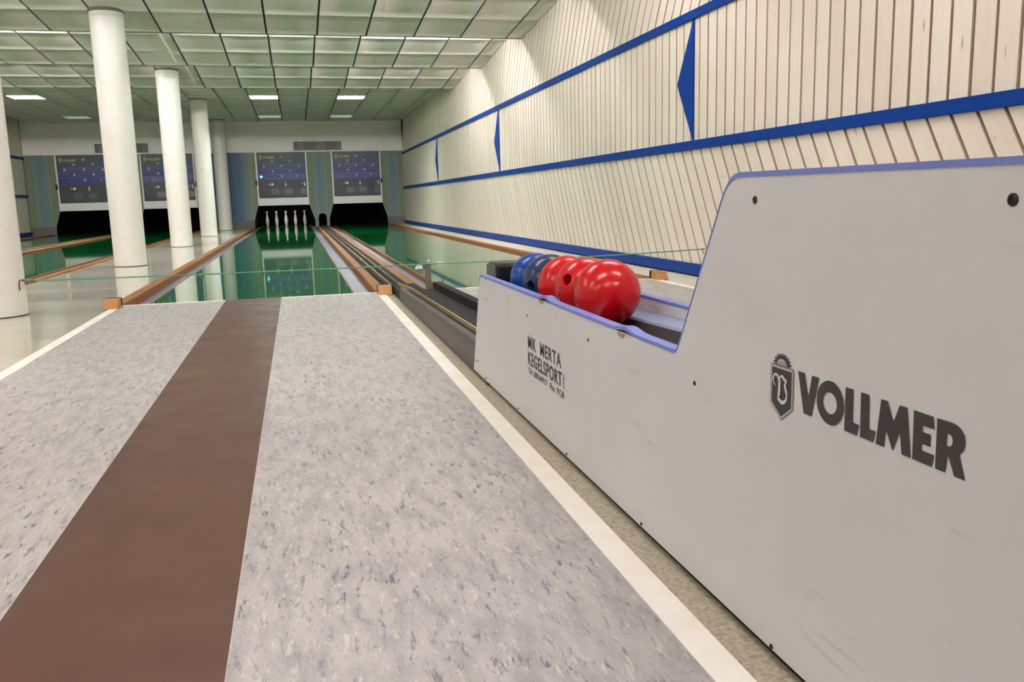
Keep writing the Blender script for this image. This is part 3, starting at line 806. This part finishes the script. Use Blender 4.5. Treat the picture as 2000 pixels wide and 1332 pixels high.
# inside: rails, well
RS = -0.034            # the rails rise towards the viewer
def rz(y): return 0.328 + (y+3.935)*RS
def inner(name, sec, m, y0=-5.6, y1=-2.98):
    A = [(x, z+rz(y0)) for x, z in sec]; B = [(x, z+rz(y1)) for x, z in sec]; n_ = len(A); mb = MB()
    mb.add([(x, y0, z) for x, z in A]+[(x, y1, z) for x, z in B], [tuple(range(n_))[::-1], tuple(range(n_, 2*n_))] + [(i, (i+1) % n_, n_+(i+1) % n_, n_+i) for i in range(n_)])
    return mb.build(name, m, box)
inner('rail', [(1.080, -0.004), (1.084, 0.001), (1.139, 0.008), (1.139, -0.020), (1.080, -0.020)], m_rail_paint)
inner('rail', [(0.969, -0.006), (0.966, -0.001), (0.911, 0.008), (0.911, -0.022), (0.969, -0.022)], m_rail_paint)
inner('rail_face', [(1.079, -0.0045), (1.0805, -0.0045), (1.0805, -0.034), (1.079, -0.034)], m_taupe)
inner('rail_seam', [(1.066, -0.040), (1.080, -0.036), (1.080, -0.0335), (1.066, -0.0375)], m_rail_paint)
inner('rail_base', [(0.911, -0.066), (0.976, -0.066), (0.976, -0.030), (0.911, -0.030)], m_slate)
inner('rail_base', [(1.060, -0.075), (1.139, -0.075), (1.139, -0.041), (1.066, -0.041)], m_slate)
inner('well', [(0.911, -0.11), (1.139, -0.11), (1.139, -0.072), (0.911, -0.072)], m_rubber)
MB().box(XB, XC, -5.64, -4.85, 0.61, 0.63).build('cover', m_box, box)
MB().box(XA, XD, YE-0.02, YE, 0.016, 0.645).build('end_panel', m_box, box)
MB().box(XA+0.012, XD-0.012, YE, -2.9, 0.0, 0.010).build('base_rail', m_rubber, box)
MB().box(XB, XC, -2.98, -2.93, 0.03, 0.27).build('end_panel', m_box, box)
# hood at the mouth
hd = MB(); hd.box(0.930, 1.132, -3.135, -2.985, 0.27, 0.408)
hd.build('hood', m_black_gloss, box, bevel=0.012, seg=3, smooth=True)['label'] = 'black plastic hood behind the balls'
MB().prism([(-3.125, 0.30), (-2.985, 0.30), (-2.985, 0.40), (-3.11, 0.40)], 'x', 0.9255, 0.931).build('hood_side', m_hood_lit, box, bevel=0.003)  # left face of the black hood, painted grey as if lit

# lettering: solid capitals of the maker's name
def flat_letter(polys, holes=()):
    bm = bmesh.new()
    for poly in polys:
        vs = [bm.verts.new((XA-0.0009, y, z)) for y, z in poly]
        for i in range(len(vs)): bm.edges.new((vs[i], vs[(i+1) % len(vs)]))
    for poly in holes:
        vs = [bm.verts.new((XA-0.0009, y, z)) for y, z in poly]
        for i in range(len(vs)): bm.edges.new((vs[i], vs[(i+1) % len(vs)]))
    bmesh.ops.triangle_fill(bm, use_beauty=True, use_dissolve=False, edges=bm.edges[:], normal=(-1, 0, 0))
    me = bpy.data.meshes.new('letter'); bm.to_mesh(me); bm.free()
    return me
def letter(me, m=None, name='letter', dx=0.0):
    me.materials.append(m or m_ink)
    for v in me.vertices: v.co = v.co + Vector((dx, 0, 0)) - Vector(box.location)
    o = bpy.data.objects.new(name, me); COL.objects.link(o); o.parent = front
    return o
T, B_ = 0.4075, 0.3578
LET = dict(
 V=[(-4.953, T), (-4.9673, T), (-4.9764, 0.3791), (-4.9829, T), (-4.997, T), (-4.984, B_), (-4.9678, B_)],
 L1=[(-5.0481, T), (-5.0620, T), (-5.0626, 0.3706), (-5.0744, 0.3706), (-5.0708, B_), (-5.0483, B_)],
 L2=[(-5.0753, T), (-5.0897, T), (-5.0909, 0.3706), (-5.1020, 0.3706), (-5.0988, B_), (-5.0763, B_)],
 M=[(-5.109, T), (-5.1192, T), (-5.1294, 0.3876), (-5.1377, T), (-5.1492, T), (-5.1572, B_), (-5.1439, B_), (-5.1397, 0.3802), (-5.1302, B_-0.0005), (-5.1181, 0.3775), (-5.1166, B_), (-5.103, B_)],
 E=[(-5.1586, T), (-5.1859, T), (-5.1880, 0.3953), (-5.1719, 0.3953), (-5.1722, 0.3890), (-5.1834, 0.3890), (-5.1840, 0.3768), (-5.1719, 0.3768), (-5.172, 0.3702), (-5.1897, 0.3702), (-5.1872, B_), (-5.1597, B_)],
 R=[(-5.1911, T), (-5.2090, T+0.0003), (-5.2136, T), (-5.2190, 0.4062), (-5.2235, 0.4035), (-5.2270, 0.3993), (-5.2285, 0.3935), (-5.2278, 0.3885), (-5.2260, 0.3843), (-5.2216, 0.3799), (-5.2306, B_), (-5.2169, B_), (-5.2071, 0.3769), (-5.2052, B_), (-5.1919, B_)])
RH = [(-5.2051, 0.3957), (-5.2090, 0.3957), (-5.2117, 0.3940), (-5.2126, 0.3905), (-5.2117, 0.3865), (-5.2090, 0.3843), (-5.2045, 0.3843)]
for k in ('V', 'L1', 'L2', 'M', 'E'): letter(flat_letter([LET[k]]))
letter(flat_letter([LET['R']], [RH]))
O1 = [(-5.0200+0.0262*math.cos(2*PI*k/32), 0.3826+0.0258*math.sin(2*PI*k/32)) for k in range(32)]
O2 = [(-5.0197+0.0135*math.cos(2*PI*k/24), 0.3824+0.0127*math.sin(2*PI*k/24)) for k in range(24)]
letter(flat_letter([O1], [O2]))
# emblem: shield, half cog wheel, blackletter V
sh = [(-4.8903, 0.4065), (-4.9438, 0.4065), (-4.9444, 0.3553), (-4.9176, 0.3363), (-4.8906, 0.3554)]
def inset(poly, d):
    n_ = len(poly); out = []
    for i in range(n_):
        p, q, r = Vector(poly[i-1]), Vector(poly[i]), Vector(poly[(i+1) % n_])
        e1, e2 = (q-p).normalized(), (r-q).normalized()
        n1, n2 = Vector((-e1.y, e1.x)), Vector((-e2.y, e2.x))
        b = (n1+n2); b = b/ b.dot(n1)
        out.append(tuple(q + b*d))
    return out
ctr = Vector((-4.917, 0.375))
d = 1 if (Vector(inset(sh, 0.001)[0])-ctr).length < (Vector(sh[0])-ctr).length else -1
i1, i2, i3 = inset(sh, d*0.0011), inset(sh, d*0.0022), inset(sh, d*0.0036)
m_print_grey = mat('grey print', (126, 121, 113), 0.5)
letter(flat_letter([sh], [i1]), m_print_grey, 'emblem_outline')
letter(flat_letter([i2], [i3]), m_box, 'emblem_outline', -0.0002)
letter(flat_letter([i1], [i3]), m_print_grey, 'emblem_outline')
letter(flat_letter([i3]), m_ink, 'emblem_shield')
cy, cz = -4.9172, 0.4080
gear = []
for k in range(9):
    a0 = PI*k/9
    for f, r in ((0.0, 0.0122), (0.22, 0.0122), (0.30, 0.0146), (0.70, 0.0146), (0.78, 0.0122)):
        a = a0 + PI/9*f; gear.append((cy+1.42*r*math.cos(a), cz+r*math.sin(a)))
gear.append((cy-1.42*0.0122, cz)); gear += [(-4.9440, cz-0.0008), (-4.8900, cz-0.0008)]
letter(flat_letter([gear]), m_ink, 'emblem_cog')
hd_ = [(cy+0.0108*math.cos(PI*k/14), cz+0.0004+0.0072*math.sin(PI*k/14)) for k in range(15)]
letter(flat_letter([hd_]), m_box, 'emblem_sun', -0.0003)
for k in range(1, 8):
    a = PI*k/8; c0, s0 = math.cos(a), math.sin(a); wx = 0.0004
    pts = [(cy+0.003*c0-s0*wx, cz+0.0006+0.002*s0+c0*wx), (cy+0.0105*c0-s0*wx, cz+0.0004+0.0069*s0+c0*wx), (cy+0.0105*c0+s0*wx, cz+0.0004+0.0069*s0-c0*wx), (cy+0.003*c0+s0*wx, cz+0.0006+0.002*s0-c0*wx)]
    letter(flat_letter([pts]), m_ink, 'emblem_ray', -0.0005)
def ribbon(pts, ws):
    vs, fs = [], []
    for i, (y, z) in enumerate(pts):
        a, b = pts[max(i-1, 0)], pts[min(i+1, len(pts)-1)]
        ty, tz = b[0]-a[0], b[1]-a[1]; l_ = math.hypot(ty, tz) or 1; ny, nz = -tz/l_, ty/l_
        h = ws[i]/2; vs += [(XA-0.0014, y+ny*h, z+nz*h), (XA-0.0014, y-ny*h, z-nz*h)]
    for i in range(len(pts)-1): fs.append((2*i, 2*i+1, 2*i+3, 2*i+2))
    me = bpy.data.meshes.new('letter'); me.from_pydata(vs, [], fs); return me
def smoothp(pts, ws, k=4):
    P_, W_ = [], []
    for i in range(len(pts)-1):
        p0, p1, p2, p3 = pts[max(i-1, 0)], pts[i], pts[i+1], pts[min(i+2, len(pts)-1)]
        for q in range(k):
            t_ = q/k
            P_.append(tuple(0.5*((2*p1[j])+(-p0[j]+p2[j])*t_+(2*p0[j]-5*p1[j]+4*p2[j]-p3[j])*t_*t_+(-p0[j]+3*p1[j]-3*p2[j]+p3[j])*t_**3) for j in (0, 1)))
            W_.append(ws[i]+(ws[i+1]-ws[i])*t_)
    P_.append(pts[-1]); W_.append(ws[-1]); return P_, W_
for pts, ws in (
    ([(-4.9041, 0.3795), (-4.8991, 0.3823), (-4.8975, 0.3872), (-4.9001, 0.3923), (-4.9048, 0.3940), (-4.9095, 0.3915), (-4.9125, 0.3872), (-4.9125, 0.3766), (-4.9118, 0.369), (-4.9090, 0.3646)], [0.0008, 0.0022, 0.0028, 0.0026, 0.003, 0.0042, 0.0052, 0.0054, 0.005, 0.0022]),
    ([(-4.9090, 0.3652), (-4.9130, 0.3625), (-4.9194, 0.3600), (-4.9266, 0.3631), (-4.9300, 0.3695), (-4.9287, 0.3758), (-4.9260, 0.381), (-4.9265, 0.3862), (-4.9303, 0.3900)], [0.003, 0.0052, 0.0050, 0.0040, 0.0030, 0.0044, 0.0044, 0.0034, 0.0012]),
    ([(-4.9128, 0.3890), (-4.9151, 0.3925), (-4.9190, 0.3935), (-4.9240, 0.3905), (-4.9299, 0.3900)], [0.0014, 0.0028, 0.0038, 0.0044, 0.0014])):
    P_, W_ = smoothp(pts, ws); letter(ribbon(P_, W_), m_box, 'emblem_letter')
# dealer's print
XT = XA-0.0008
def tpl(y0, z0): return lambda a, b: (XT, y0-a, z0+b)
fit_text('lettering', 'MK  MERTA', m_ink, front, tpl(-3.660, 0.2215), 0.302, 0.0345, 0.018, 1.12)
fit_text('lettering', 'KEGELSPORT', m_ink, front, tpl(-3.658, 0.1755), 0.306, 0.0375, 0.024, 1.10)
fit_text('lettering', 'Tel.: 08764/917', m_ink, front, tpl(-3.660, 0.152), 0.178, 0.0165, 0.012, 1.04)
fit_text('lettering', 'Fax. 9128', m_ink, front, tpl(-3.866, 0.152), 0.113, 0.0165, 0.012, 1.04)
for i, ch in enumerate('GMBH'):
    fit_text('lettering', ch, m_ink, front, tpl(-3.9765, 0.2055-0.0095*i), 0.0078, 0.0066, 0.03)

# ------------------------------------------------------------------ balls
RB = 0.08
def ball(i, m, label, hole=None, number=None):
    c = Vector((1.015, -3.935+0.1603*i, 0.392-0.0055*i))
    t = thing('bowling_ball', label, 'ball', c, 'balls in the ball return')
    prof = []
    if hole:
        h = 0.0135; a0 = math.asin(h/RB); zr = RB*math.cos(a0)
        prof = [(0, zr-0.035), (h*0.9, zr-0.034), (h, zr-0.028), (h, zr-0.004), (h+0.0006, zr-0.0018), (h+0.0022, math.sqrt(RB**2-(h+0.0022)**2))]
        st = math.asin((h+0.0022)/RB)
        for k in range(1, 33): a = st+(PI-st)*k/32; prof.append((max(RB*math.sin(a), 0 if k == 32 else 1e-4), RB*math.cos(a)))
        prof[-1] = (0, -RB)
        q = Vector((0, 0, 1)).rotation_difference(Vector(hole).normalized()).to_matrix()
    else:
        for k in range(33): a = PI*k/32; prof.append((0 if k in (0, 32) else RB*math.sin(a), RB*math.cos(a)))
        q = Matrix.Rotation(0.4+i, 3, 'X')
    MB().lathe(prof, 56, M=q).build('sphere', m, t, local=True, smooth=True)
    if number:
        d_ = Vector(number[1]).normalized(); up = Vector((0, 0, 1)); r_ = up.cross(d_).normalized(); u_ = d_.cross(r_)
        def pl(a, b):
            p_ = c + d_*RB + r_*(a-0.008) + u_*(b-0.011)
            return c + (p_-c).normalized()*(RB+0.0006)
        fit_text('number_mark', number[0], m_goldmark, t, pl, 0.015, 0.022)
m_goldmark = mat('faded gold number', (206, 120, 52), 0.5)
ball(0, m_red, 'large red ball nearest the viewer, without holes')
ball(1, m_red, 'red ball with a round finger hole facing the viewer', hole=(-0.792, -0.49, 0.364), number=('5', (-0.961, -0.13, -0.246)))
ball(2, m_red, 'red ball touching the dark blue ball, third in the row')
ball(3, m_navy_ball, 'dark navy ball with a low finger hole, behind the red balls', hole=(-0.893, -0.445, -0.071))
ball(4, m_blue_ball, 'bright blue ball against the black hood, farthest in the row')

# ------------------------------------------------------------------ rope barrier
PX, PY = 1.178, 0.16
t = thing('rope_post', 'short grey steel post with a clip on top beside the ball track', 'post', (PX, PY, -0.02))
MB().box(PX-0.019, PX+0.019, PY-0.016, PY+0.016, -0.07, 0.158).build('post', m_post, t, bevel=0.004)
MB().box(PX-0.024, PX+0.024, PY-0.02, PY+0.02, 0.156, 0.168).build('clamp_plate', m_steel, t, bevel=0.002)
MB().lathe([(0, 0.168), (0.012, 0.168), (0.012, 0.186), (0.006, 0.192), (0, 0.192)], 12, c=(PX+0.006, PY, 0)).build('bolt', m_bright, t, smooth=True)
P0, P1, P2 = Vector((-1.285, -0.26, 0.203)), Vector((PX, PY-0.024, 0.166)), Vector((XR-0.02, -0.14, 0.206))
pts = []
for k in range(17): q = k/16; pts.append(P0.lerp(P1, q) - Vector((0, 0, 0.006*4*q*(1-q))))
for k in range(1, 17): q = k/16; pts.append(P1.lerp(P2, q) - Vector((0, 0, 0.010*4*q*(1-q))))
rp = thing('rope', 'thin green rope strung from the column across the lanes to the wall', 'rope', P0)
MB().tube(pts, 0.0042, 8).build('cord', m_rope, rp, smooth=True)
kn = MB(); kn.tube([P0.lerp(P1, 0.004), P0.lerp(P1, 0.009), P0.lerp(P1, 0.016), P0.lerp(P1, 0.021), P0.lerp(P1, 0.027)], [0.006, 0.013, 0.009, 0.013, 0.004], 8); kn.build('knot', m_knot, rp, smooth=True)
hk = MB(); hk.tube([(-1.30, -0.27, 0.150), (-1.300, -0.272, 0.185), (-1.296, -0.272, 0.205), (-1.280, -0.268, 0.211), (-1.268, -0.262, 0.205), (-1.266, -0.26, 0.192), (-1.276, -0.262, 0.186)], 0.004, 8); hk.build('hook', m_steel, rp, smooth=True)
wh = MB(); wh.tube([(XR-0.001, -0.14, 0.206), (XR-0.02, -0.14, 0.212), (XR-0.026, -0.14, 0.204), (XR-0.02, -0.14, 0.197), (XR-0.012, -0.14, 0.17)], 0.003, 8); wh.build('hook', m_steel, rp, smooth=True)
q0 = P1.lerp(P0, 0.028); tp = MB()
tp.add([q0+Vector(v) for v in ((-0.03, -0.004, -0.032), (0.03, -0.004, -0.03), (0.022, -0.004, -0.006), (-0.012, -0.004, -0.004), (-0.03, 0.004, -0.032), (0.03, 0.004, -0.03), (0.022, 0.004, -0.006), (-0.012, 0.004, -0.004))], [(0, 1, 2, 3), (7, 6, 5, 4), (0, 4, 5, 1), (1, 5, 6, 2), (2, 6, 7, 3), (3, 7, 4, 0)])
tp.build('tape_flag', m_tape, rp)
q1 = P1.lerp(P2, 0.045); q2 = P1.lerp(P2, 0.075); cb_ = MB()
loop = [q1 + Vector((0.022*math.cos(a), 0, 0.011*math.sin(a))) for a in [2*PI*k/14 for k in range(15)]]
cb_.tube(loop, 0.003, 6); cb_.build('snap_link', m_bright, rp, smooth=True)
